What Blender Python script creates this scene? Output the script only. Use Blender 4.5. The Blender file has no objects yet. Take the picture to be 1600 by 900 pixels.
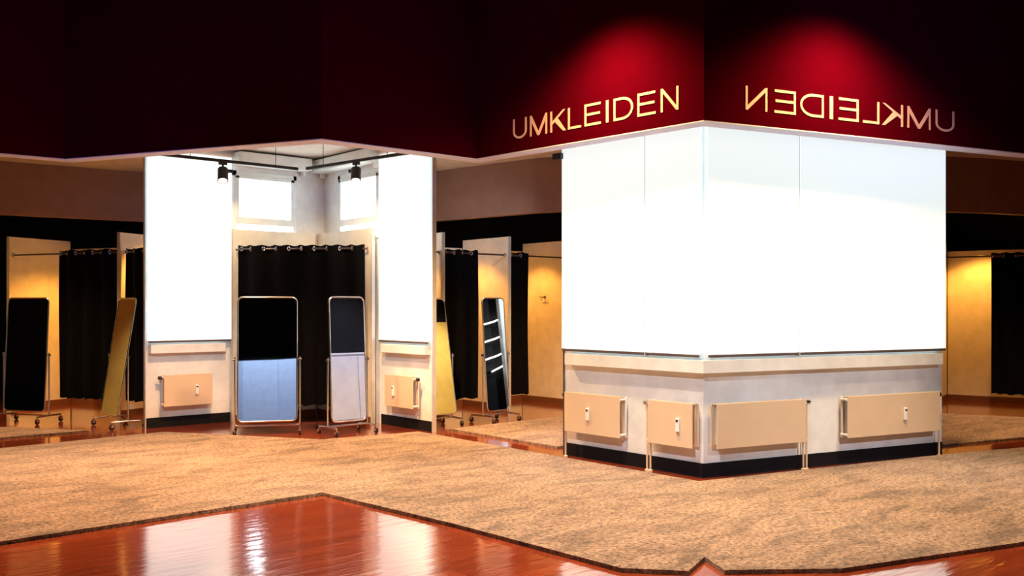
import bpy, bmesh, math, random
from mathutils import Vector, Matrix
random.seed(7)
S = bpy.context.scene
COL = S.collection
PI = math.pi
R = math.radians

# ------------------------------------------------------------------ materials
def new_mat(name):
    m = bpy.data.materials.new(name); m.use_nodes = True
    nt = m.node_tree
    return m, nt, nt.nodes['Principled BSDF']

def plain(name, col, rough=0.5, metal=0.0, var=0.06, scale=6.0, bump=0.0, bscale=60.0, emit=None, estr=0.0, spec=0.5, coat=0.0):
    m, nt, b = new_mat(name)
    n = nt.nodes.new('ShaderNodeTexNoise'); n.inputs['Scale'].default_value = scale; n.inputs['Detail'].default_value = 4
    tc = nt.nodes.new('ShaderNodeTexCoord'); nt.links.new(tc.outputs['Object'], n.inputs['Vector'])
    r = nt.nodes.new('ShaderNodeValToRGB')
    lo = [max(0, c * (1 - var)) for c in col[:3]] + [1]; hi = [min(1, c * (1 + var)) for c in col[:3]] + [1]
    r.color_ramp.elements[0].position = .35; r.color_ramp.elements[1].position = .65
    r.color_ramp.elements[0].color = lo; r.color_ramp.elements[1].color = hi
    nt.links.new(n.outputs['Fac'], r.inputs['Fac']); nt.links.new(r.outputs['Color'], b.inputs['Base Color'])
    b.inputs['Roughness'].default_value = rough; b.inputs['Metallic'].default_value = metal
    b.inputs['Specular IOR Level'].default_value = spec
    b.inputs['Coat Weight'].default_value = coat
    if emit:
        b.inputs['Emission Color'].default_value = (*emit, 1); b.inputs['Emission Strength'].default_value = estr
    if bump:
        n2 = nt.nodes.new('ShaderNodeTexNoise'); n2.inputs['Scale'].default_value = bscale; n2.inputs['Detail'].default_value = 3
        nt.links.new(tc.outputs['Object'], n2.inputs['Vector'])
        bp = nt.nodes.new('ShaderNodeBump'); bp.inputs['Strength'].default_value = bump; bp.inputs['Distance'].default_value = .01
        nt.links.new(n2.outputs['Fac'], bp.inputs['Height']); nt.links.new(bp.outputs['Normal'], b.inputs['Normal'])
    return m

def wood_floor():
    m, nt, b = new_mat('cherry_parquet')
    L = nt.links.new; N = nt.nodes.new
    tc = N('ShaderNodeTexCoord'); mp = N('ShaderNodeMapping'); mp.inputs['Rotation'].default_value = (0, 0, R(0))
    L(tc.outputs['Object'], mp.inputs['Vector'])
    br = N('ShaderNodeTexBrick'); br.offset = .37; br.inputs['Scale'].default_value = 1.0
    br.inputs['Brick Width'].default_value = 1.25; br.inputs['Row Height'].default_value = .14
    br.inputs['Mortar Size'].default_value = .0018; br.inputs['Color1'].default_value = (.30, .052, .018, 1)
    br.inputs['Color2'].default_value = (.22, .036, .013, 1); br.inputs['Mortar'].default_value = (.07, .014, .006, 1)
    L(mp.outputs['Vector'], br.inputs['Vector'])
    m2 = N('ShaderNodeMapping'); m2.inputs['Scale'].default_value = (1.6, 22, 1); L(mp.outputs['Vector'], m2.inputs['Vector'])
    n = N('ShaderNodeTexNoise'); n.inputs['Scale'].default_value = 2.2; n.inputs['Detail'].default_value = 6; L(m2.outputs['Vector'], n.inputs['Vector'])
    mr = N('ShaderNodeMapRange'); mr.inputs['To Min'].default_value = .62; mr.inputs['To Max'].default_value = 1.35; L(n.outputs['Fac'], mr.inputs['Value'])
    mx = N('ShaderNodeMix'); mx.data_type = 'RGBA'; mx.blend_type = 'MULTIPLY'; mx.inputs['Factor'].default_value = 1
    L(br.outputs['Color'], mx.inputs['A']); L(mr.outputs['Result'], mx.inputs['B']); L(mx.outputs['Result'], b.inputs['Base Color'])
    b.inputs['Roughness'].default_value = .14; b.inputs['Coat Weight'].default_value = .9; b.inputs['Coat Roughness'].default_value = .09
    b.inputs['Coat IOR'].default_value = 1.75
    m3 = N('ShaderNodeMapping'); m3.inputs['Scale'].default_value = (1, 5, 1); L(mp.outputs['Vector'], m3.inputs['Vector'])
    n3 = N('ShaderNodeTexNoise'); n3.inputs['Scale'].default_value = 3.0; n3.inputs['Detail'].default_value = 2; L(m3.outputs['Vector'], n3.inputs['Vector'])
    bp = N('ShaderNodeBump'); bp.inputs['Strength'].default_value = .10; bp.inputs['Distance'].default_value = .02
    L(n3.outputs['Fac'], bp.inputs['Height']); L(bp.outputs['Normal'], b.inputs['Normal']); L(bp.outputs['Normal'], b.inputs['Coat Normal'])
    return m

def carpet_mat():
    m, nt, b = new_mat('shaggy_carpet')
    L = nt.links.new; N = nt.nodes.new
    tc = N('ShaderNodeTexCoord')
    a = N('ShaderNodeTexNoise'); a.inputs['Scale'].default_value = 2.3; a.inputs['Detail'].default_value = 7; a.inputs['Roughness'].default_value = .72; a.inputs['Distortion'].default_value = .8
    c = N('ShaderNodeTexNoise'); c.inputs['Scale'].default_value = 34; c.inputs['Detail'].default_value = 4; c.inputs['Roughness'].default_value = .85
    for q in (a, c): L(tc.outputs['Object'], q.inputs['Vector'])
    cm = N('ShaderNodeMapping'); cm.inputs['Rotation'].default_value = (0, 0, R(38)); cm.inputs['Scale'].default_value = (.7, 1.8, 1); L(tc.outputs['Object'], cm.inputs['Vector']); L(cm.outputs['Vector'], a.inputs['Vector'])
    ra = N('ShaderNodeValToRGB'); ra.color_ramp.elements[0].position = .36; ra.color_ramp.elements[1].position = .56
    ra.color_ramp.elements[0].color = (.22, .135, .090, 1); ra.color_ramp.elements[1].color = (.54, .345, .235, 1)
    L(a.outputs['Fac'], ra.inputs['Fac'])
    rc = N('ShaderNodeValToRGB'); rc.color_ramp.elements[0].position = .38; rc.color_ramp.elements[1].position = .57
    rc.color_ramp.elements[0].color = (.16, .14, .13, 1); rc.color_ramp.elements[1].color = (1.0, 1.0, 1.0, 1)
    L(c.outputs['Fac'], rc.inputs['Fac'])
    mx = N('ShaderNodeMix'); mx.data_type = 'RGBA'; mx.blend_type = 'MULTIPLY'; mx.inputs['Factor'].default_value = 1
    L(ra.outputs['Color'], mx.inputs['A']); L(rc.outputs['Color'], mx.inputs['B']); L(mx.outputs['Result'], b.inputs['Base Color'])
    b.inputs['Roughness'].default_value = .95; b.inputs['Specular IOR Level'].default_value = .1
    b.inputs['Sheen Weight'].default_value = .25
    bp = N('ShaderNodeBump'); bp.inputs['Strength'].default_value = 1.0; bp.inputs['Distance'].default_value = .03
    L(c.outputs['Fac'], bp.inputs['Height']); L(bp.outputs['Normal'], b.inputs['Normal'])
    return m

M = dict(
    white=plain('white_wall_paint', (.80, .81, .82), .7, bump=.05),
    offwhite=plain('offwhite_panel', (.80, .77, .69), .6),
    steelpanel=plain('panel_edge_aluminium', (.62, .63, .66), .4, .3),
    ochre=plain('ochre_wall_paint', (.80, .56, .14), .7),
    brown=plain('brown_bulkhead_paint', (.26, .14, .10), .7),
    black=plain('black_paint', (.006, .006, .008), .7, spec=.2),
    fascia=plain('dark_red_fascia', (.046, .0003, .0036), .8, var=.03, spec=.0),
    under=plain('fascia_underside_bluelit', (.66, .68, .90), .6),  # lavender tint puts the bluish light from the blinds into the paint
    ceil=plain('ceiling_beige', (.62, .58, .52), .8),
    dark=plain('dark_hall_paint', (.012, .010, .014), .8, spec=.2),
    curtain=plain('black_curtain_cloth', (.0045, .0045, .007), .9, var=.3, scale=30, spec=.15),
    chrome=plain('chrome_tube', (.72, .72, .74), .18, 1.0, var=.02),
    darkmetal=plain('dark_metal', (.14, .13, .13), .35, .8),
    blackplastic=plain('black_plastic', (.012, .012, .014), .45),
    glass=plain('mirror_glass', (.86, .88, .88), .015, 1.0, var=.005),
    rad=plain('radiator_enamel', (.72, .54, .38), .35, var=.02),
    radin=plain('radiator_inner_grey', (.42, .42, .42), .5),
    plastic=plain('white_plastic', (.85, .85, .85), .4, var=.02),
    blind=plain('daylit_blind_cloth', (.88, .92, .92), .9, var=.02, scale=1.2, emit=(.86, 1.0, 1.0), estr=.86),  # cloth glows by itself, standing for daylight behind the blind
    hem=plain('blind_hem_shade', (.10, .07, .07), .6),
    pane=plain('daylit_window_pane', (.8, .8, .8), .2, emit=(.88, .97, 1.0), estr=4.0),
    lampface=plain('warm_lamp_face', (.9, .8, .7), .4, emit=(1.0, .80, .62), estr=6.0),
    tube=plain('fluorescent_tube', (.9, .9, .85), .4, emit=(1.0, .98, .9), estr=4.0),
    cream=plain('cream_letter', (.62, .38, .33), .5, var=.02),
    base=plain('brown_baseboard', (.17, .065, .03), .5),
    bluewhite=plain('pale_blue_laminate', (.55, .68, .98), .5),
    frame=plain('window_frame_white', (.74, .80, .80), .4),
    floor=wood_floor(), carpet=carpet_mat(),
)

# ------------------------------------------------------------------ mesh helpers
class MB:
    def __init__(self): self.bm = bmesh.new()
    def box(self, lo, hi, bevel=0.0, mat=None):
        x0, y0, z0 = lo; x1, y1, z1 = hi
        b = bmesh.new()
        bmesh.ops.create_cube(b, size=1)
        bmesh.ops.scale(b, vec=(x1 - x0, y1 - y0, z1 - z0), verts=b.verts)
        bmesh.ops.translate(b, vec=((x0 + x1) / 2, (y0 + y1) / 2, (z0 + z1) / 2), verts=b.verts)
        if bevel: bmesh.ops.bevel(b, geom=b.edges[:], offset=bevel, segments=2, affect='EDGES', profile=.5)
        if mat: bmesh.ops.transform(b, matrix=mat, verts=b.verts)
        self._add(b); return self
    def _add(self, b):
        me = bpy.data.meshes.new('tmp'); b.to_mesh(me); b.free(); self.bm.from_mesh(me); bpy.data.meshes.remove(me)
    def tube(self, pts, r, n=10, closed=False):
        P = [Vector(p) for p in pts]; m = len(P); rings = []; ref = None
        for i, p in enumerate(P):
            if closed: t = (P[(i + 1) % m] - P[i - 1])
            else: t = P[min(i + 1, m - 1)] - P[max(i - 1, 0)]
            t.normalize()
            if ref is None:
                ref = Vector((0, 0, 1)) if abs(t.z) < .9 else Vector((0, 1, 0))
            u = (ref - t * ref.dot(t))
            if u.length < 1e-4: u = Vector((1, 0, 0)) - t * t.x
            u.normalize(); v = t.cross(u); ref = u
            rings.append([self.bm.verts.new(p + (u * math.cos(a) + v * math.sin(a)) * r) for a in [2 * PI * k / n for k in range(n)]])
        rng = m if closed else m - 1
        for i in range(rng):
            a, b = rings[i], rings[(i + 1) % m]
            for k in range(n): self.bm.faces.new((a[k], a[(k + 1) % n], b[(k + 1) % n], b[k]))
        if not closed:
            self.bm.faces.new(rings[0][::-1]); self.bm.faces.new(rings[-1])
        return self
    def lathe(self, prof, c, axis='Z', n=20):
        c = Vector(c); rings = []
        for r, h in prof:
            ring = []
            for k in range(n):
                a = 2 * PI * k / n; x, y = r * math.cos(a), r * math.sin(a)
                v = {'Z': (x, y, h), 'X': (h, x, y), 'Y': (x, h, y)}[axis]
                ring.append(self.bm.verts.new(c + Vector(v)))
            rings.append(ring)
        for a, b in zip(rings, rings[1:]):
            for k in range(n): self.bm.faces.new((a[k], a[(k + 1) % n], b[(k + 1) % n], b[k]))
        self.bm.faces.new(rings[0][::-1]); self.bm.faces.new(rings[-1]); return self
    def prism(self, poly, z0, z1):
        a = [self.bm.verts.new((x, y, z0)) for x, y in poly]; b = [self.bm.verts.new((x, y, z1)) for x, y in poly]
        n = len(poly)
        self.bm.faces.new(a[::-1]); self.bm.faces.new(b)
        for i in range(n): self.bm.faces.new((a[i], a[(i + 1) % n], b[(i + 1) % n], b[i]))
        return self
    def build(self, name, mat, parent=None, smooth=False, loc=None, rz=0):
        bmesh.ops.recalc_face_normals(self.bm, faces=self.bm.faces[:])
        me = bpy.data.meshes.new(name); self.bm.to_mesh(me); self.bm.free()
        for mm in (mat if isinstance(mat, (list, tuple)) else [mat]): me.materials.append(mm)
        if smooth:
            for p in me.polygons: p.use_smooth = True
            try: me.set_sharp_from_angle(angle=R(40))
            except Exception: pass
        o = bpy.data.objects.new(name, me); COL.objects.link(o)
        if parent: o.parent = parent
        if loc is not None: o.location = loc
        if rz: o.rotation_euler.z = rz
        return o

def tag(o, label=None, cat=None, group=None, kind=None):
    if label: o['label'] = label
    if cat: o['category'] = cat
    if group: o['group'] = group
    if kind: o['kind'] = kind
    return o
def thing(name, label, cat, loc=(0, 0, 0), rz=0, group=None):
    o = bpy.data.objects.new(name, None); COL.objects.link(o); o.empty_display_size = .1
    o.location = loc; o.rotation_euler = (0, 0, rz)
    return tag(o, label, cat, group)
def struct(name, mb, mat, loc=None, rz=0): return tag(mb.build(name, mat, None, loc=loc, rz=rz), kind='structure')

def seg_wall(p0, p1, z0, z1, th, mb=None):
    """slab standing on the line p0-p1, thickness th to the left of the direction"""
    mb = mb or MB()
    d = Vector((p1[0] - p0[0], p1[1] - p0[1])).normalized(); n = Vector((-d.y, d.x)) * th
    mb.prism([(p0[0], p0[1]), (p1[0], p1[1]), (p1[0] + n.x, p1[1] + n.y), (p0[0] + n.x, p0[1] + n.y)], z0, z1)
    return mb

# ------------------------------------------------------------------ room shell
XW, YL = 6.74, 11.90            # window wall plane, and the wall turning the corner
CZ = 3.55                       # ceiling over the fitting area
FZ = 3.05                       # lower edge of the fascia
struct('floor', MB().box((-6, -6, -.1), (18, 19, 0)), M['floor'])

# window wall: pier with blind, solid part of the window bay, window head and breast
struct('wall_pier', MB().box((XW, 9.31, 0), (XW + .04, 10.42, CZ)), M['white'])
struct('wall_window', MB().box((XW, 10.42, 0), (XW + .04, YL, 2.40)).box((XW, 10.42, 3.30), (XW + .04, YL, CZ))
       .box((XW, 11.50, 2.40), (XW + .04, YL, 3.30)), M['white'])
struct('wall_bay', MB().prism([(XW, 7.02), (XW, 5.263), (XW + .04, 5.300), (XW + .04, 7.02)], 0, CZ), M['white'])
struct('wall_bay_side', MB().prism([(XW, 5.263), (9.69, 4.535), (9.70, 4.575), (XW + .04, 5.300)], 0, CZ), M['white'])
# wall turning the corner, with its own window
struct('wall_corner', MB().box((4.25, YL, 0), (5.36, YL + .04, CZ)).box((5.36, YL, 0), (XW + .04, YL + .04, 2.40))
       .box((5.36, YL, 3.30), (XW + .04, YL + .04, CZ)).box((6.30, YL, 2.40), (XW + .04, YL + .04, 3.30)), M['white'])
# slim aluminium trims on the open edges
struct('trim_1', MB().box((XW - .012, 9.295, 0), (XW + .045, 9.31, CZ)), M['steelpanel'])
struct('trim_2', MB().box((XW - .012, 7.02, 0), (XW + .05, 7.035, CZ)), M['darkmetal'])
struct('trim_3', MB().box((4.235, YL - .012, 0), (4.25, YL + .045, CZ)), M['steelpanel'])

# black base strips
def basestrip(name, loc, rz, x0, x1, mat, h=.125, th=.012): return struct(name, MB().box((x0, -th, 0), (x1, 0, h)), mat, loc, rz)
F1 = ((XW, 7.0, 0), R(-90)); F2 = ((XW, 5.263, 0), R(-13.86)); FP = ((XW, 10.42, 0), R(-90)); FL = ((4.25, YL, 0), 0)
basestrip('baseboard_bay', *F1, 0, 1.737, M['black']); basestrip('baseboard_bay_side', *F2, 0, 3.03, M['black'])
basestrip('baseboard_pier', *FP, 0, 1.11, M['black']); basestrip('baseboard_corner', *FL, 0, 1.10, M['black'])

# windows
def window(name, loc, rz, w):
    o = bpy.data.objects.new(name, None); COL.objects.link(o); o.location = loc; o.rotation_euler.z = rz; o['kind'] = 'structure'
    f = MB(); z0, z1 = -.80 + .0, .10
    z0, z1 = 2.40, 3.30
    for a, b in (((0, -.02, z0), (.07, .06, z1)), ((w - .05, -.02, z0), (w, .06, z1)), ((0, -.02, z1 - .07), (w, .06, z1)), ((0, -.02, z0), (w, .06, z0 + .05)),
                 ((.05, -.03, 2.60), (w - .04, .06, 2.69)), ((.05, -.035, 2.69), (.10, .06, 3.24)), ((w - .09, -.035, 2.69), (w - .04, .06, 3.24)), ((.05, -.035, 3.2), (w - .04, .06, 3.245))):
        f.box(a, b, .004)
    f.build('window_frame', M['frame'], o)
    MB().box((.08, .025, 2.68), (w - .07, .035, 3.21)).build('pane', M['pane'], o)
    MB().box((.08, .025, 2.44), (w - .07, .035, 2.61)).build('pane', M['pane'], o)
    return o
window('window_1', (XW, 11.50, 0), R(-90), 1.08)
window('window_2', (5.36, YL, 0), 0, .94)

# raised shade cassettes above the windows
def cassette(loc, rz, w, label):
    t = thing('shade_cassette', label, 'shade cassette', loc, rz, 'raised shade cassettes')
    MB().box((0, -.26, 3.36), (w, -.02, 3.52), .008).build('cassette_housing', M['frame'], t)
    for bx in (.02, w - .05): MB().box((bx, -.10, 3.30), (bx + .03, -.03, 3.36)).build('bracket', M['plastic'], t)
cassette((XW, 11.88, 0), R(-90), 1.44, 'white shade cassette above the small window behind the track spotlight beside the pier')
cassette((5.36, YL, 0), 0, 1.05, 'white shade cassette above the small window of the wall turning the corner')

# sills
def sill(name, loc, rz, x0, x1): return struct(name, MB().box((x0, -.09, .925), (x1, 0, 1.035), .006), M['white'], loc, rz)
struct('windowsill_bay', MB().prism([(XW, 6.93), (XW - .09, 6.93), (XW - .09, 5.193), (9.58, 4.470), (9.60, 4.557), (XW, 5.263)], .925, 1.035), M['white'])
sill('windowsill_pier', *FP, 0.10, 1.07); sill('windowsill_corner', *FL, .03, 1.0)

# roller blinds
def blind(loc, rz, x0, x1, label, bracket=0, seam_shade=0):
    t = thing('roller_blind', label, 'blind', loc, rz, 'white roller blinds')
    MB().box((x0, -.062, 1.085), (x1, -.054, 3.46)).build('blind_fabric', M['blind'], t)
    MB().box((x0 + .01, -.072, 1.058), (x1 - .01, -.048, 1.082), .004).build('hem_bar', M['hem'], t)
    mb = MB(); mb.tube([(x0, -.055, 3.48), (x1, -.055, 3.48)], .03, 14); mb.build('roller_tube', M['plastic'], t, True)
    if seam_shade: MB().box((x1 + .001, -.057, 1.05), (x1 + .010, -.004, 3.46)).build('seam_shade_strip', M['radin'], t)  # grey strip put in the gap to draw the shaded seam
    if bracket:
        MB().prism([(x0 - .10, -.10), (x0 + .02, -.10), (x0 + .02, -.02), (x0 - .02, -.02)], 3.0, 3.06).build('bracket', M['blackplastic'], t)
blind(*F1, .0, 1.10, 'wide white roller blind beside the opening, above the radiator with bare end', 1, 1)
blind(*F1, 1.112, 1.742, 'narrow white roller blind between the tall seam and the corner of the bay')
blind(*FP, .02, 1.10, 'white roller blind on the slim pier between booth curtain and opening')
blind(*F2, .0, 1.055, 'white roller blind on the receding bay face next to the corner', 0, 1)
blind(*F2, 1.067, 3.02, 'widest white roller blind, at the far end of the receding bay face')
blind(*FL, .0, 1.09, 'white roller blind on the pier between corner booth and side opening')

# radiators
def radiator(loc, rz, x0, x1, label, valve=None, openend=1, meter=.45, pipes=()):
    t = thing('radiator', label, 'radiator', loc, rz, 'panel radiators under the blinds')
    z0, z1 = .262, .656
    MB().box((x0, -.125, z0), (x1, -.112, z1), .004).build('front_panel', M['rad'], t)
    MB().box((x0, -.045, z0 + .01), (x1 + .004, -.032, z1 - .01), .004).build('back_panel', M['rad'], t)
    c = MB()
    n = int((x1 - x0 - .06) / .035)
    for i in range(n):
        xx = x0 + .03 + i * .035
        c.box((xx, -.108, z0 + .03), (xx + .004, -.05, z1 - .03))
    c.build('convector_fin', M['radin'], t)
    g = MB()
    for i in range(int((x1 - x0) / .03)):
        xx = x0 + .008 + i * .03
        g.box((xx, -.112, z1 - .012), (xx + .02, -.045, z1 - .004))
    g.build('top_grille', M['rad'], t)
    # rounded water channels and hanging brackets closing the bare end
    e = MB()
    for xe in (x0 - .004, x1 - .006) if openend == 2 else ((x1 - .006,) if openend == 1 else (x0 - .004,)):
        e.tube([(xe + .005, -.118, z1 - .03), (xe + .005, -.04, z1 - .03)], .013, 10)
        e.tube([(xe + .005, -.118, z0 + .03), (xe + .005, -.04, z0 + .03)], .013, 10)
        e.box((xe + .006, -.05, z0), (xe + .016, -.03, z1), .003)
    e.build('end_connection', M['plastic'], t, True)
    if meter is not None:
        mx = x0 + (x1 - x0) * meter
        mm = MB().box((mx - .02, -.145, .395), (mx + .02, -.125, .52), .007).build('heat_meter', M['plastic'], t)
        MB().box((mx - .012, -.1475, .485), (mx + .012, -.144, .505), .001).build('display', M['blackplastic'], mm)
    for xx in (x0 + .08, x1 - .08): MB().box((xx - .015, -.034, z0 + .05), (xx + .015, -.0005, z1 - .06)).build('wall_bracket', M['radin'], t)
    if valve:
        s, xe = valve
        vx = xe
        v = MB(); v.lathe([(.012, 0), (.014, .0), (.014, .02 * s)], (vx, -.08, z1 - .035), 'X', 14); v.build('valve', M['chrome'], t, True)
        k = MB(); k.lathe([(.016, .02 * s), (.022, .026 * s), (.024, .07 * s), (.018, .082 * s), (.004, .084 * s)], (vx, -.08, z1 - .035), 'X', 16)
        k.build('thermostat_knob', M['blackplastic'] if abs(s) < 1 else M['chrome'], t, True)
    for xx, zt in pipes:
        p = MB(); p.tube([(xx, -.08, 0), (xx, -.08, zt - .03), (xx, -.08, zt)], .0095, 12)
        p.lathe([(.022, 0), (.022, .008), (.012, .014)], (xx, -.08, 0), 'Z', 16)
        p.build('pipe', M['rad'], t, True)
    return t
radiator(*F1, .10, .85, 'panel radiator with open bare end under the wide blind beside the opening', valve=(-.7, .10), pipes=((.075, .29),))
radiator(*F1, 1.20, 1.71, 'panel radiator cut by the bay corner with valve and two floor pipes', valve=(-1, 1.20), openend=0, meter=.70, pipes=((1.155, .62), (1.195, .29)))
radiator(*FP, .25, .87, 'small panel radiator low on the slim pier beside the wheeled mirrors', valve=(.7, .88), meter=.33)
radiator(*F2, .05, 1.08, 'panel radiator on the receding bay face right beside the corner', valve=(1, 1.08), openend=1, meter=None, pipes=((1.125, .62), (1.085, .29)))
radiator(*F2, 1.60, 2.86, 'longest panel radiator, at the far end of the receding bay face', valve=(.7, 2.86), openend=0, meter=.6, pipes=((2.9, .29),))
radiator(*FL, .18, .80, 'small panel radiator on the pier between corner booth and side opening', valve=(-.7, .18), openend=0, meter=.67)

# fascia with its underside tinted for bluish light, running in folds above the whole fitting area
FR = [(-1.6, 10.9), (2.95, 10.62), (4.39, 7.81), (6.216, 7.81), (6.37, 4.97), (10.19, 3.93), (14.0, 2.9)]
def offset_poly(line, off):
    out = []
    for i, p in enumerate(line):
        ns = []
        for a, b in ((i - 1, i), (i, i + 1)):
            if a < 0 or b >= len(line): continue
            d = Vector((line[b][0] - line[a][0], line[b][1] - line[a][1])).normalized(); ns.append(Vector((-d.y, d.x)))
        n = sum(ns, Vector((0, 0))).normalized(); k = 1 / max(.3, n.dot(ns[0]))
        out.append((p[0] + n.x * off * k, p[1] + n.y * off * k))
    return out
BK = offset_poly(FR, .19)
mb = MB()
for i in range(len(FR) - 1): mb.prism([FR[i], FR[i + 1], BK[i + 1], BK[i]], FZ + .004, 5.2)
struct('wall_fascia', mb, M['fascia'])
mb = MB()
for i in range(len(FR) - 1): mb.prism([FR[i], FR[i + 1], BK[i + 1], BK[i]], FZ - .004, FZ + .004)
struct('trim_4', mb, M['under'])
# ceiling over the fitting area, ceiling over the hall
struct('ceiling', MB().prism(BK + [(18, 2.9), (18, 19), (-6, 19), (-6, 11.1)], CZ, CZ + .1), M['ceil'])
struct('ceiling_hall', MB().prism([(-6, -6), (18, -6), (18, 2.9)] + FR[::-1] + [(-6, 10.9)], 5.2, 5.3), M['dark'])
# hall walls around and behind the viewpoint
struct('wall_hall_back', seg_wall((18, -6), (-6, -6), 0, 5.2, .1), M['dark'])
struct('wall_hall_side', seg_wall((-6, -6), (-6, 19), 0, 5.2, -.1), M['dark'])
struct('wall_outer', seg_wall((18, -6), (18, 19), 0, 5.2, .1), M['dark'])
struct('wall_rear', seg_wall((-6, 19), (18, 19), 0, 5.2, .1), M['black'])

# wall mirror's reflection, built solid as a room through the window wall
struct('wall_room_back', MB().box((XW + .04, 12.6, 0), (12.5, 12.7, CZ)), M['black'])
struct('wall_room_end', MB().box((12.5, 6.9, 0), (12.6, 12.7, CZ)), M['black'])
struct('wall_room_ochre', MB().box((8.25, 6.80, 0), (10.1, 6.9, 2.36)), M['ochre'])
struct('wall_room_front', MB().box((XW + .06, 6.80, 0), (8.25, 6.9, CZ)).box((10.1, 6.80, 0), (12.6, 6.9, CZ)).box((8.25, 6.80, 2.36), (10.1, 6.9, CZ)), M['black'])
def strip(pts, z0, z1, th, name, mat):
    mb = MB()
    o = offset_poly(pts, th)
    for i in range(len(pts) - 1): mb.prism([pts[i], pts[i + 1], o[i + 1], o[i]], z0, z1)
    return struct(name, mb, mat)
strip([(8.38, 12.55), (8.46, 11.84), (8.79, 9.76), (8.99, 9.28), (9.25, 8.7)], 2.80, CZ, .12, 'wall_bulkhead', M['brown'])
# side room through the opening of the corner wall
strip([(1.5, 14.95), (2.87, 14.85), (5.22, 14.63), (7.2, 14.4)], 2.80, CZ, .12, 'wall_bulkhead_side', M['brown'])
struct('wall_side_ochre', MB().box((-.5, 16.6, 0), (3.0, 16.7, 2.6)), M['ochre'])
# room beyond the bay
strip([(12.2, 6.4), (12.67, 6.12), (13.52, 5.70), (15.4, 5.07)], 2.80, CZ, .12, 'wall_bulkhead_far', M['brown'])
struct('wall_far_end', seg_wall((16.6, 2.0), (16.0, 7.6), 0, CZ, -.1), M['black'])
struct('wall_far_side', seg_wall((12.6, 6.9), (16.4, 7.7), 0, CZ, .1), M['black'])

# ------------------------------------------------------------------ fitting booths
def divider(name_loc, rz, depth, label, h=2.52, group='white booth dividers'):
    t = thing('booth_divider', label, 'divider', name_loc, rz, group)
    MB().box((-.022, .02, .0), (.022, depth, h)).build('divider_board', M['offwhite'], t)
    MB().box((-.026, 0, 0), (.026, .02, h + .004), .003).build('front_edge', M['steelpanel'], t)
    MB().box((-.034, .03, 0), (.034, depth, .09)).build('skirting', M['base'], t)
    return t
def back_panel(loc, rz, x0, x1, y, label, h=2.4):
    t = thing('booth_back_board', label, 'panel', loc, rz, 'booth back boards')
    MB().box((x0, y, 0), (x1, y + .03, h)).build('board', M['offwhite'], t)
    MB().box((x0, y - .014, 0), (x1, y, .09)).build('skirting', M['base'], t)
def rod(loc, rz, x0, x1, y, label, z=2.255):
    t = thing('curtain_rod', label, 'curtain rod', loc, rz, 'chrome curtain rods')
    mb = MB(); mb.tube([(x0, y, z), ((x0 + x1) / 2, y, z), (x1, y, z)], .0125, 12); mb.build('rod_tube', M['darkmetal'], t, True)
    for x, s in ((x0, 1), (x1, -1)):
        k = MB(); k.lathe([(.03, 0), (.03, .008 * s), (.018, .016 * s), (.018, .03 * s)], (x, y, z), 'X', 16); k.build('rod_flange', M['chrome'], t, True)
def curtain(loc, rz, x0, x1, y, label, ztop=2.30, zbot=.22, fold=.16, amp=.045):
    t = thing('booth_curtain', label, 'curtain', loc, rz, 'black booth curtains')
    L = x1 - x0; nf = max(2, round(L / fold)); nx = nf * 10; nz = 14
    bm = bmesh.new(); g = []
    ph = random.random() * 6
    for j in range(nz + 1):
        row = []
        f = j / nz; z = ztop + (zbot - ztop) * f
        for i in range(nx + 1):
            a = i / nx
            w = amp * (1 + .25 * f) * math.sin(2 * PI * nf / 2 * a * 1.0 + .12 * math.sin(3 * f + ph)) + .008 * math.sin(11 * a + 5 * f + ph)
            xx = x0 + a * L + .010 * math.sin(2 * PI * nf * a + ph) * f
            row.append(bm.verts.new((xx, y + w, z + (.008 * math.sin(2 * PI * nf * a + ph) if j in (0, nz) else 0))))
        g.append(row)
    for j in range(nz):
        for i in range(nx): bm.faces.new((g[j][i], g[j][i + 1], g[j + 1][i + 1], g[j + 1][i]))
    bmesh.ops.solidify(bm, geom=bm.faces[:], thickness=.005)
    m = MB(); m.bm.free(); m.bm = bm
    m.build('curtain_cloth', M['curtain'], t, True)
    for k in range(nf):                                   # eyelets where the cloth crosses the rod
        a = (k + .0) / nf if k else .02
        cx = x0 + L * a + (.0 if k else .01); 
        e = MB(); pts = []
        s = 1 if k % 2 == 0 else -1
        for q in range(16):
            an = 2 * PI * q / 16
            pts.append((cx + .012 * s * math.cos(an) + .012, y - .022 + (.018 * math.cos(an)) * .6, ztop - .045 + .024 * math.sin(an)))
        e.tube(pts, .0055, 8, True); e.build('eyelet', M['chrome'], t, True)
    return t
def hook(loc, rz, label):
    t = thing('coat_hook', label, 'hook', loc, rz, 'booth coat hooks')
    p = MB(); p.lathe([(.02, 0), (.02, -.006), (.008, -.010), (.008, -.05)], (0, 0, 0), 'Y', 14); p.build('hook_plate', M['darkmetal'], t, True)
    q = MB(); q.tube([(-.07, -.05, 0), (-.03, -.052, .0), (.03, -.052, 0), (.07, -.05, 0)], .007, 10)
    q.build('hook_bar', M['darkmetal'], t, True)
    r_ = MB(); r_.tube([(0, -.05, 0), (0, -.055, -.03), (0, -.075, -.05), (0, -.095, -.03)], .006, 10); r_.build('hook_prong', M['darkmetal'], t, True)

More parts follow.
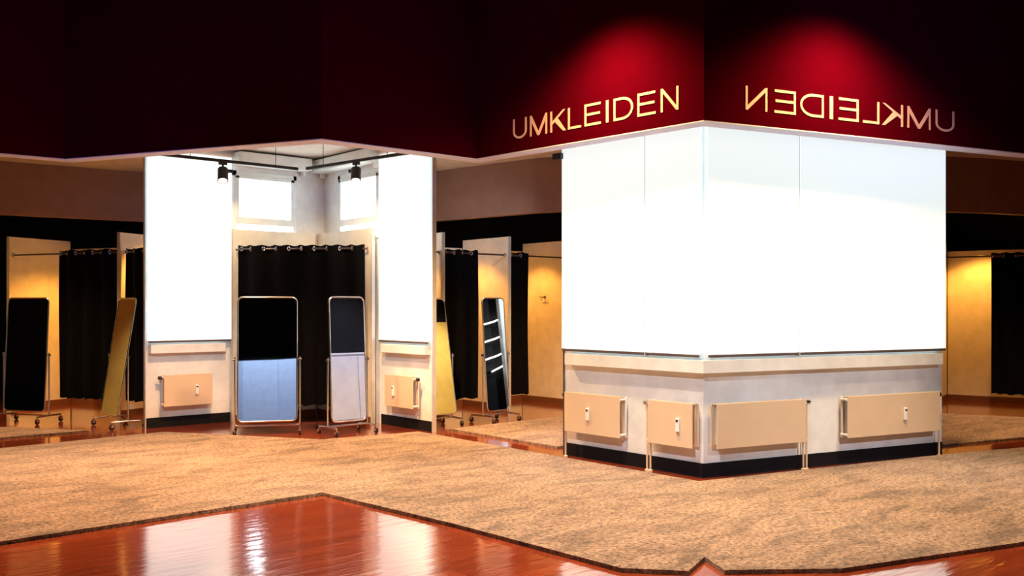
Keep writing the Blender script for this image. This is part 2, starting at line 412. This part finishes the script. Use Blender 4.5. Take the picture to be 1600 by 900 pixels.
# corner booth between the window wall and the turning wall
divider((6.63, 10.45, 0), 0, 1.40, 'white booth divider standing against the window wall, its edge next to the slim pier')
divider((5.33, 11.84, 0), R(-90), 1.22, 'white booth divider standing against the turning wall under its window')
A = Vector((6.585, 10.50)); B = Vector((5.36, 11.74)); dd = A - B; an = math.atan2(dd.y, dd.x); LL = dd.length
rod((B.x, B.y, 0), an, 0, LL, 0, 'curtain rod across the corner booth in front of the two small windows')
curtain((B.x, B.y, 0), an, .02, LL - .05, 0, 'wide black curtain closing the corner booth, behind the mirrors', zbot=.235)
# booth row of that mirror reflection, built solid beyond the opening
O2 = (6.80, 10.48, 0)
divider((O2[0] + .97, O2[1], 0), 0, 1.08, 'first white booth divider reflected beyond the opening, right behind the tilted mirror')
divider((O2[0] + 2.16, O2[1], 0), 0, 1.08, 'second white booth divider reflected beyond the opening, next to the second wheeled mirror')
divider((O2[0] + 3.38, O2[1], 0), 0, 1.08, 'third divider reflected beyond the opening, its lit face carrying a coat hook')
back_panel(O2, 0, .0, .94, 1.09, 'back board of the booth behind the pier reflected beyond the opening')
back_panel(O2, 0, 1.0, 2.13, 1.09, 'back board of the booth with half drawn curtain reflected beyond the opening')
back_panel(O2, 0, 2.19, 3.35, 1.09, 'back board of the booth with narrow drawn curtain reflected beyond the opening')
rod(O2, 0, .0, .94, .07, 'curtain rod of the booth behind the pier reflected beyond the opening')
rod(O2, 0, 1.0, 2.13, .07, 'curtain rod above the second wheeled mirror reflected beyond the opening')
rod(O2, 0, 2.19, 3.35, .07, 'curtain rod beside the bay edge reflected beyond the opening')
curtain(O2, 0, .02, .90, .07, 'reflected black curtain strip behind the tilted mirror at the opening edge')
curtain(O2, 0, 1.02, 1.63, .07, 'black half drawn curtain between two wheeled mirrors reflected beyond the opening')
curtain(O2, 0, 2.21, 2.58, .07, 'narrow black curtain reflected in the middle of the opening, beside the lit divider face')
hook((O2[0] + 3.355, O2[1] + .55, 1.66), R(-90), 'small coat hook on the orange lit divider face reflected beyond the opening')
hook((O2[0] + 2.135, O2[1] + .75, 1.68), R(-90), 'small coat hook just above the second wheeled mirror reflected beyond the opening')
# row in the side room
O4 = (3.455, 15.22, 0); R4 = R(-63.05)
def loc4(x): return (O4[0] + x * math.cos(R4), O4[1] + x * math.sin(R4), 0)
divider(loc4(0), R4, 1.1, 'white booth divider at the far end of the side room row', group='side room dividers')
divider(loc4(2.087), R4, 1.1, 'white booth divider in the side room behind the yellow reflecting mirror', group='side room dividers')
back_panel(O4, R4, .03, 2.06, 1.12, 'back board of the wide booth in the side room')
back_panel(O4, R4, 2.12, 3.0, 1.12, 'back board of the booth behind the corner pier in the side room')
rod(O4, R4, .03, 2.06, .07, 'curtain rod of the wide booth in the side room')
rod(O4, R4, 2.12, 3.0, .07, 'curtain rod of the booth behind the corner pier in the side room')
curtain(O4, R4, .93, 2.03, .07, 'broad black curtain of the wide booth in the side room')
curtain(O4, R4, 2.14, 2.97, .07, 'black curtain behind the corner pier in the side room')
# booth beyond the bay
O3 = (14.32, 6.89, 0); R3 = R(-76.66)
divider(O3, R3, 1.1, 'white booth divider beyond the bay face, half hidden by the wide blind', group='far room dividers')
back_panel(O3, R3, .03, 1.5, 1.12, 'back board of the booth beyond the receding bay face')
rod(O3, R3, .03, 1.5, .07, 'curtain rod of the booth beyond the receding bay face')
curtain(O3, R3, .84, 1.48, .07, 'black curtain of the booth beyond the receding bay face')

# ------------------------------------------------------------------ wheeled standing mirrors
def rr_path(w, z0, z1, rad, n=7):
    pts = []
    for cx, cz, a0 in ((w / 2 - rad, z0 + rad, -90), (w / 2 - rad, z1 - rad, 0), (-w / 2 + rad, z1 - rad, 90), (-w / 2 + rad, z0 + rad, 180)):
        for k in range(n + 1):
            a = R(a0 + 90 * k / n); pts.append((cx + rad * math.cos(a), 0, cz + rad * math.sin(a)))
    return pts
def stand(loc, rz, label, W=.47, H=1.62, tilt=3.0, zlow=.15, foot=.20):
    t = thing('wheeled_mirror', label, 'mirror', loc, rz, 'wheeled standing mirrors')
    zp = .88; xo = W / 2 + .035
    T = Matrix.Translation((0, 0, zp)) @ Matrix.Rotation(R(-tilt), 4, 'X') @ Matrix.Translation((0, 0, -zp))
    path = [T @ Vector(p) for p in rr_path(W, zlow, H, .06)]
    f = MB(); f.tube(path, .0095, 10, True); f.build('mirror_frame', M['chrome'], t, True)
    inner = rr_path(W - .012, zlow + .006, H - .006, .054)
    g = MB(); a = [g.bm.verts.new(T @ (Vector(p) + Vector((0, -.004, 0)))) for p in inner]; b = [g.bm.verts.new(T @ (Vector(p) + Vector((0, .002, 0)))) for p in inner]
    g.bm.faces.new(a); g.bm.faces.new(b[::-1])
    for i in range(len(a)): g.bm.faces.new((a[i], a[i - 1], b[i - 1], b[i]))
    g.build('mirror_glass', M['glass'], t)
    g = MB(); a = [g.bm.verts.new(T @ (Vector(p) + Vector((0, .0025, 0)))) for p in inner]; b = [g.bm.verts.new(T @ (Vector(p) + Vector((0, .009, 0)))) for p in inner]
    g.bm.faces.new(a); g.bm.faces.new(b[::-1])
    for i in range(len(a)): g.bm.faces.new((a[i], a[i - 1], b[i - 1], b[i]))
    g.build('back_board', M['blackplastic'], t)
    for s in (-1, 1):
        u = MB(); u.tube([(s * xo, 0, .10), (s * xo, 0, .5), (s * xo, 0, zp + .03)], .011, 10); u.build('upright', M['chrome'], t, True)
        k = MB(); k.lathe([(.016, .018 * s), (.016, .0), (.007, 0), (.007, -.03 * s)], (s * xo, 0, zp), 'X', 14); k.build('pivot_knob', M['darkmetal'], t, True)
        fb = MB(); fb.tube([(s * xo, -foot, .095), (s * xo, 0, .10), (s * xo, foot, .095)], .012, 10); fb.build('foot_bar', M['chrome'], t, True)
        for y in (-foot, foot):
            c = MB(); c.lathe([(.008, .0), (.008, .03)], (s * xo, y, .065), 'Z', 10)
            c.box((s * xo - .017, y - .016, .03), (s * xo - .012, y + .022, .07), .001).box((s * xo + .012, y - .016, .03), (s * xo + .017, y + .022, .07), .001)
            c.box((s * xo - .017, y - .016, .062), (s * xo + .017, y + .022, .07), .001)
            co = c.build('caster', M['chrome'], t, True)
            w = MB(); w.lathe([(.02, -.011), (.033, -.009), (.034, 0), (.033, .009), (.02, .011)], (s * xo, y + .004, .034), 'X', 18); w.build('wheel', M['blackplastic'], co, True)
    cb = MB(); cb.tube([(-xo, 0, .10), (0, 0, .10), (xo, 0, .10)], .011, 10); cb.build('cross_bar', M['chrome'], t, True)
    return t
stand((5.90, 9.86, 0), R(0), 'wheeled mirror in front of the corner booth curtain, beside the slim pier', tilt=3.0)
stand((5.17, 10.47, 0), R(-28), 'wide wheeled mirror in front of the corner booth curtain, beside the turning wall', W=.68, tilt=3.5, foot=.15)
stand((7.10, 9.73, 0), R(0), 'strongly tilted wheeled mirror reflecting yellow, itself a reflection just inside the opening', W=.44, tilt=10.5)
stand((7.98, 9.62, 0), R(8), 'wheeled mirror reflecting dark ceiling with white tubes, itself a reflection inside the opening', W=.42, tilt=4.0)
stand((4.06, 12.32, 0), R(-90), 'strongly tilted wheeled mirror reflecting yellow, inside the side opening', W=.62, tilt=9.0)
stand((3.30, 13.57, 0), R(-58), 'dark reflecting wheeled mirror at the far side of the side opening', W=.66, tilt=3.0)

# ------------------------------------------------------------------ carpet
poly = [(-2.5, 6.6), (1.47, 6.65), (3.80, 6.74), (3.93, 5.2), (3.98, 3.69), (4.22, 3.40), (4.53, 3.53), (4.39, 3.28), (4.92, 2.87), (6.35, 2.45), (8.6, 1.8),
        (11.2, 3.93), (9.72, 4.38), (8.2, 4.72), (6.47, 5.10), (6.50, 7.3), (6.53, 9.30), (5.32, 9.46), (4.23, 11.25), (2.44, 11.06), (-2.5, 11.0)]
mb = MB(); mb.prism(poly, .001, .026)
c = mb.build('carpet', M['carpet']); tag(c, 'long beige shaggy carpet running past the bay and the corner booth on the wooden floor', 'carpet')
mb = MB(); mb.prism([(6.95, 7.36), (9.75, 7.3), (9.75, 8.9), (9.4, 9.35), (6.98, 9.3)], .001, .024)
c = mb.build('carpet', M['carpet']); tag(c, 'smaller beige carpet reflected beyond the opening in front of the booths', 'carpet')
mb = MB(); mb.prism([(2.2, 11.98), (3.6, 11.98), (2.9, 13.0), (2.0, 14.0), (.5, 14.0), (.5, 12.2)], .001, .024)
c = mb.build('carpet', M['carpet']); tag(c, 'beige carpet inside the side opening beside the tilted mirror', 'carpet')
mb = MB(); mb.prism([(10.2, 4.75), (13.6, 3.9), (13.6, 5.2), (13.2, 6.2), (10.6, 5.8)], .001, .024)
c = mb.build('carpet', M['carpet']); tag(c, 'beige carpet in the room beyond the receding bay face', 'carpet')

# ------------------------------------------------------------------ track lights
def track(p0, p1, label):
    d = Vector(p1) - Vector(p0); t = thing('track_rail', label, 'light track', p0, math.atan2(d.y, d.x), 'ceiling light tracks'); L = d.length
    MB().box((0, -.018, 0), (L, .018, .035), .003).build('rail', M['blackplastic'], t)
    for x in (L * .12, L * .55, L * .92):
        m = MB(); m.tube([(x, 0, .035), (x, 0, CZ - p0[2] - .006)], .004, 8); m.lathe([(.025, CZ - p0[2] - .012), (.025, CZ - p0[2])], (x, 0, 0), 'Z', 14); m.build('suspension', M['blackplastic'], t, True)
ZT = 3.20
track((5.77, 10.62, ZT), (6.17, 7.95, ZT), 'black light track hanging in front of the slim pier and small window')
track((5.70, 10.72, ZT), (3.2, 10.68, ZT), 'black light track hanging in front of the turning wall')
def spot_head(loc, rz, yaw, tilt, label):
    t = thing('track_spotlight', label, 'spotlight', loc, rz, 'track spotlights')
    MB().box((-.05, -.017, -.03), (.05, .017, 0), .003).build('track_adapter', M['blackplastic'], t)
    m = MB(); m.tube([(0, 0, -.03), (0, 0, -.075)], .012, 10); m.build('stem', M['blackplastic'], t, True)
    MB().box((-.12, -.018, -.115), (-.05, .018, -.075), .004).build('driver_box', M['blackplastic'], t)
    T = Matrix.Translation((0, 0, -.09)) @ Matrix.Rotation(yaw - rz, 4, 'Z') @ Matrix.Rotation(tilt, 4, 'X')
    m = MB(); m.lathe([(.03, .02), (.058, .012), (.06, 0), (.06, -.155), (.052, -.160), (.050, -.15)], (0, 0, 0), 'Z', 24)
    for v in m.bm.verts: v.co = T @ v.co
    h = m.build('lamp_head', M['blackplastic'], t, True)
    m = MB(); m.lathe([(.049, -.1505), (.049, -.1545)], (0, 0, 0), 'Z', 24)
    for v in m.bm.verts: v.co = T @ v.co
    m.build('lens', M['lampface'], h)
spot_head((5.91, 9.69, ZT), R(-80), R(-34), R(-30), 'black spotlight with warm lens hanging from the track before the small window')
spot_head((4.72, 10.705, ZT), R(180), R(-24), R(-30), 'black spotlight on the track before the turning wall')
t = thing('ceiling_speaker', 'small black box fixed to the ceiling just behind the fascia fold', 'speaker', (4.87, 8.45, CZ), R(30))
MB().box((-.11, -.08, -.16), (.11, .08, -.03), .01).build('speaker_body', M['blackplastic'], t)
MB().box((-.09, -.086, -.145), (.09, -.079, -.045), .003).build('speaker_grille', M['dark'], t)
MB().box((-.02, -.02, -.03), (.02, .02, 0)).build('mount', M['blackplastic'], t)

# added unseen for the standing mirrors: tubes standing for ceiling lights, cabinet, board, screen
for i, (z, w_) in enumerate(zip((1.58, 1.27, .96, .77), ('topmost', 'second from top', 'third from top', 'lowest and short'))):
    t = thing('light_tube', 'slanting white tube standing for a ceiling light, reflected in the dark wheeled mirror, ' + w_, 'light tube', (11.25 if i < 3 else 11.6, 6.98, z), 0, 'tubes added for the mirror reflection')
    L = 1.2 if i < 3 else .8
    m = MB(); m.tube([(0, 0, 0), (L * .5, .005, .10), (L, 0, .24)], .013, 10); m.build('tube_glass', M['tube'], t, True)
    MB().box((-.02, -.07, -.03), (.03, .02, .03), .004).build('end_holder', M['blackplastic'], t)
    MB().box((L - .03, -.07, .21), (L + .02, .02, .27), .004).build('end_holder', M['blackplastic'], t)
t = thing('reflection_cabinet', 'added pale blue low cabinet mirrored in the slim wheeled mirror before the corner booth', 'cabinet', (7.62, 7.06, 0))  # cabinet added to give that mirror its pale blue lower reflection
MB().box((-.55, -.14, .06), (.60, .14, 1.06), .006).build('cabinet_body', M['bluewhite'], t)
MB().box((-.57, -.15, 1.06), (.62, .155, 1.09), .006).build('cabinet_top', M['bluewhite'], t)
MB().box((-.53, -.12, 0), (.58, .11, .06)).build('plinth', M['blackplastic'], t)
for x in (-.545, .03): MB().box((x, .141, .09), (x + .565, .155, 1.04), .004).build('cabinet_door', M['bluewhite'], t)
t = thing('reflection_board', 'added tall pale board standing against the dark wall, mirrored beside the white tubes', 'board', (12.02, 7.12, 0))  # board added for the pale strip reflected beside the tubes
MB().box((-.16, -.02, 0), (.16, .02, 2.5), .004).build('board_face', M['white'], t)
for x in (-.16, .15): MB().box((x - .005, -.03, 0), (x + .015, .03, 2.52), .003).build('board_edge', M['steelpanel'], t)
t = thing('reflection_screen', 'added pale blue folding screen mirrored in the wide wheeled mirror before the corner booth', 'screen', (-1.9, -2.6, 0))  # screen added behind the camera for the wide mirror's pale reflection
for k in range(4):
    o = MB().box((0, -.015, .08), (.98, .015, 1.9), .005).build('screen_leaf', M['bluewhite'], t, loc=(-2 + k * .972, .172 * (k % 2), 0), rz=R(10 if k % 2 == 0 else -10))
    for x in (.06, .92): MB().box((x - .02, -.02, 0), (x + .02, .02, .08)).build('screen_foot', M['darkmetal'], o)

# ------------------------------------------------------------------ lettering
CAP, ST, TH = .203, .0225, .006
def letter_polys(ch, w, h=CAP, t=ST):
    """outlines (list of convex-ish polygons) of one letter in a w x h box"""
    bx = lambda a, b, c, d: [(a, b), (c, b), (c, d), (a, d)]
    if ch == 'I': return [bx(0, 0, w, h)]
    if ch == 'L': return [bx(0, 0, t, h), bx(t, 0, w, t)]
    if ch == 'E': return [bx(0, 0, t, h), bx(t, 0, w, t), bx(t, h / 2 - t / 2 + .004, w * .94, h / 2 + t / 2 + .004), bx(t, h - t, w * .98, h)]
    if ch == 'N': return [bx(0, 0, t, h), bx(w - t, 0, w, h), [(t, h), (t, h - t * 1.7), (w - t, 0), (w - t, t * 1.7)]]
    if ch == 'M':
        m = w / 2; q = t * .62
        return [bx(0, 0, t * .9, h), bx(w - t * .9, 0, w, h), [(t * .9, h), (t * .9, h - t * 2.6), (m - q, 0), (m, 0), (m, t * 1.6)], [(w - t * .9, h), (m, t * 1.6), (m, 0), (m + q, 0), (w - t * .9, h - t * 2.6)]]
    if ch == 'K':
        return [bx(0, 0, t, h), [(t, h * .34), (t, h * .50), (w - t * 1.35, h), (w, h)], [(t + (w - t) * .20, h * .49), (t + (w - t) * .42, h * .64), (w + .004, 0), (w - t * 1.35, 0)]]
    if ch == 'U':
        ps = [bx(0, h * .36, t, h), bx(w - t, h * .36, w, h)]; n = 12; cy = h * .36
        for k in range(n):
            a, b = PI + PI * k / n, PI + PI * (k + 1) / n
            o = lambda q: (w / 2 + w / 2 * math.cos(q), cy + cy * math.sin(q)); i_ = lambda q: (w / 2 + (w / 2 - t) * math.cos(q), cy + (cy - t) * math.sin(q))
            ps.append([o(a), o(b), i_(b), i_(a)])
        return ps
    if ch == 'D':
        ps = [bx(0, 0, t, h), bx(t, 0, w * .45, t), bx(t, h - t, w * .45, h)]; n = 14; cx = w * .45; rx = w - cx
        for k in range(n):
            a, b = -PI / 2 + PI * k / n, -PI / 2 + PI * (k + 1) / n
            o = lambda q: (cx + rx * math.cos(q), h / 2 + h / 2 * math.sin(q)); i_ = lambda q: (cx + (rx - t) * math.cos(q), h / 2 + (h / 2 - t) * math.sin(q))
            ps.append([o(a), o(b), i_(b), i_(a)])
        return ps
def lettering(origin, direction, items, z, label, mirror=False, group=None):
    """items: (letter, start, end) along the fascia; letters stand proud of it"""
    d = Vector(direction).normalized(); rz = math.atan2(d[1], d[0])
    t = thing('sign_lettering', label, 'lettering', (origin[0], origin[1], z), rz)
    for ch, a, b in items:
        m = MB(); w = b - a
        for p in letter_polys(ch, w):
            q = [((a + (w - x) if mirror else a + x), y) for x, y in p]
            f = [m.bm.verts.new((x, -TH, y)) for x, y in q]; k = [m.bm.verts.new((x, -.001, y)) for x, y in q]
            m.bm.faces.new(f); m.bm.faces.new(k[::-1])
            for i in range(len(q)): m.bm.faces.new((f[i], f[i - 1], k[i - 1], k[i]))
        m.build('letter', M['cream'], t)
ZB = 3.18
lettering(FR[3], (FR[4][0] - FR[3][0], FR[4][1] - FR[3][1]), [('U', .559, .752), ('M', .80, 1.033), ('K', 1.078, 1.277), ('L', 1.310, 1.475), ('E', 1.520, 1.720), ('I', 1.782, 1.812), ('D', 1.872, 2.098), ('E', 2.146, 2.348), ('N', 2.402, 2.590)],
          ZB, 'cream UMKLEIDEN lettering on the red fascia above the bay')
lettering(FR[4], (FR[5][0] - FR[4][0], FR[5][1] - FR[4][1]), [('N', .43, .665), ('E', .74, .98), ('D', 1.03, 1.30), ('I', 1.37, 1.41), ('E', 1.475, 1.715), ('L', 1.77, 1.97), ('K', 2.01, 2.27), ('M', 2.33, 2.63), ('U', 2.70, 2.95)],
          ZB, 'cream lettering in mirror writing on the red fascia beyond the bay corner', mirror=True)

# ------------------------------------------------------------------ lights
def light(kind, name, loc, target=None, energy=100, color=(1, 1, 1), size=.3, angle=60, blend=.6, size_y=None):
    l = bpy.data.lights.new(name, kind); l.energy = energy; l.color = color
    if kind == 'SPOT': l.spot_size = R(angle); l.spot_blend = blend; l.shadow_soft_size = size
    elif kind == 'AREA':
        l.size = size
        if size_y: l.shape = 'RECTANGLE'; l.size_y = size_y
    else: l.shadow_soft_size = size
    o = bpy.data.objects.new(name, l); COL.objects.link(o); o.location = loc
    if target is not None: o.rotation_euler = (Vector(target) - Vector(loc)).to_track_quat('-Z', 'Y').to_euler()
    return o
WARM = (1.0, .55, .22)
light('SPOT', 'sign_wash', (5.66, 5.82, 4.18), (5.88, 5.86, 2.9), 640, (1, .66, .24), .15, 135, 1.0)
light('SPOT', 'sign_wash', (7.50, 3.95, 4.18), (7.57, 4.17, 2.9), 640, (1, .66, .24), .15, 135, 1.0)
for p, q in (((1.6, 3.2, 2.9), (5.6, 8.0, 4.7)), ((.2, 5.5, 2.9), (3.0, 9.6, 4.3)), ((5.5, .6, 2.9), (8.6, 4.4, 4.3))): light('SPOT', 'violet_fill', p, q, 420, (.10, .12, 1), .2, 44, 1.0)  # unseen violet lamps added to tint the dark fascia
light('SPOT', 'track_beam', (5.95, 9.7, 3.03), (6.62, 10.95, 2.2), 120, (1, .66, .36), .05, 60, .7)
light('SPOT', 'track_beam', (4.72, 10.8, 3.03), (5.6, 11.8, 2.2), 90, (1, .66, .36), .05, 60, .7)
def down(x, y, z, e, col, ang=72): light('SPOT', 'floor_fill', (x, y, z), (x, y, 0), e, col, .12, ang, .8)  # unseen lamps added to brighten carpet, floor and lower walls
down(4.55, 5.2, 4.9, 1700, (1, .74, .54), 68); down(3.9, 3.2, 4.9, 900, (1, .74, .52), 68)
down(5.4, 8.75, 3.5, 1000, (1, .58, .28), 110); down(4.5, 9.9, 3.5, 720, (1, .58, .28), 105)
down(1.7, 8.2, 4.9, 2700, (1, .62, .34), 76)
down(8.0, 2.5, 4.9, 1400, (1, .74, .54), 68)
light('SPOT', 'hall_fill', (1.5, 2.5, 4.3), (6.7, 6.0, .65), 900, (.86, .91, 1), .15, 30, 1)  # unseen cool lamps added for the bay walls under the sill
light('SPOT', 'hall_fill', (5.5, -1.5, 4.3), (8.2, 4.9, .65), 900, (.86, .91, 1), .15, 30, 1)
CW = (1, .40, .055)
for x in (.48, 1.57, 2.77): light('SPOT', 'booth_spot', (O2[0] + x, O2[1] + .62, 2.56), (O2[0] + x, O2[1] + .62, 0), 90, CW, .06, 112, .5)
for x in (1.05, 2.55):
    p = loc4(x); q = (p[0] + .6 * math.sin(-R4), p[1] + .6 * math.cos(R4)); light('SPOT', 'booth_spot', (*q, 2.60), (*q, 0), 170, CW, .06, 125, .5)
q = (O3[0] + .6 * math.cos(R3) + .6 * math.sin(-R3), O3[1] + .6 * math.sin(R3) + .6 * math.cos(R3)); light('SPOT', 'booth_spot', (*q, 2.56), (*q, 0), 120, CW, .06, 125, .5)
light('SPOT', 'room_spot', (8.3, 8.4, 3.4), (8.5, 9.0, 0), 950, (1, .58, .26), .1, 95, .8)
light('SPOT', 'room_spot', (2.6, 12.9, 3.4), (2.7, 13.4, 0), 650, (1, .58, .26), .1, 95, .8)
light('SPOT', 'room_spot', (12.2, 5.0, 3.4), (12.6, 5.2, 0), 650, (1, .58, .26), .1, 95, .8)
light('SPOT', 'ochre_fill', (9.0, 8.2, 2.7), (9.2, 6.9, 1.4), 220, (1, .88, .6), .1, 80, 1)  # unseen lamps added to brighten the ochre walls the mirrors reflect
light('SPOT', 'ochre_fill', (1.6, 15.2, 2.7), (1.4, 16.6, 1.4), 240, (1, .88, .6), .1, 80, 1)
light('SPOT', 'hall_fill', (2.0, 4.5, 4.2), (6.74, 9.85, .80), 900, (.82, .93, 1), .12, 13, 1)  # unseen cool lamps added to whiten the lower piers
light('SPOT', 'hall_fill', (1.5, 4.5, 4.2), (4.8, 11.9, .80), 900, (.82, .93, 1), .12, 13, 1)
light('SPOT', 'cool_fill', (7.6, 8.2, 3.45), (8.6, 10.9, 2.35), 120, (.8, .95, 1), .1, 40, 1)  # unseen lamp added to cool the divider tops
light('SPOT', 'board_fill', (11.6, 9.0, 3.3), (12.02, 7.1, 1.2), 500, (.8, .95, 1), .1, 50, 1)  # unseen lamp added to light the reflected board
light('SPOT', 'cabinet_fill', (7.6, 8.0, 2.9), (7.6, 7.2, .6), 230, (.62, .76, 1), .1, 70, .8)  # unseen blue lamp added for the reflected cabinet front
light('SPOT', 'screen_fill', (-1.9, -.3, 4.6), (-1.9, -2.6, .9), 900, (.72, .84, 1), .1, 70, .8)  # unseen lamp added to light the reflected screen

w = bpy.data.worlds.new('world'); S.world = w; w.use_nodes = True
w.node_tree.nodes['Background'].inputs['Color'].default_value = (.10, .06, .16, 1); w.node_tree.nodes['Background'].inputs['Strength'].default_value = .05

# ------------------------------------------------------------------ camera
cam = bpy.data.cameras.new('camera'); co = bpy.data.objects.new('camera', cam); COL.objects.link(co)
co.location = (0, 0, 1.5); co.rotation_euler = (R(90), 0, R(-40.66))
cam.sensor_width = 36; cam.sensor_fit = 'HORIZONTAL'; cam.lens = 36 * 1490 / 1600; cam.shift_y = 30 / 1600
cam.clip_start = .05; cam.clip_end = 100
S.camera = co
S.view_settings.view_transform = 'Standard'; S.view_settings.look = 'None'; S.view_settings.gamma = 1; S.view_settings.exposure = 0
try: S.view_settings.use_curve_mapping = False
except Exception: pass
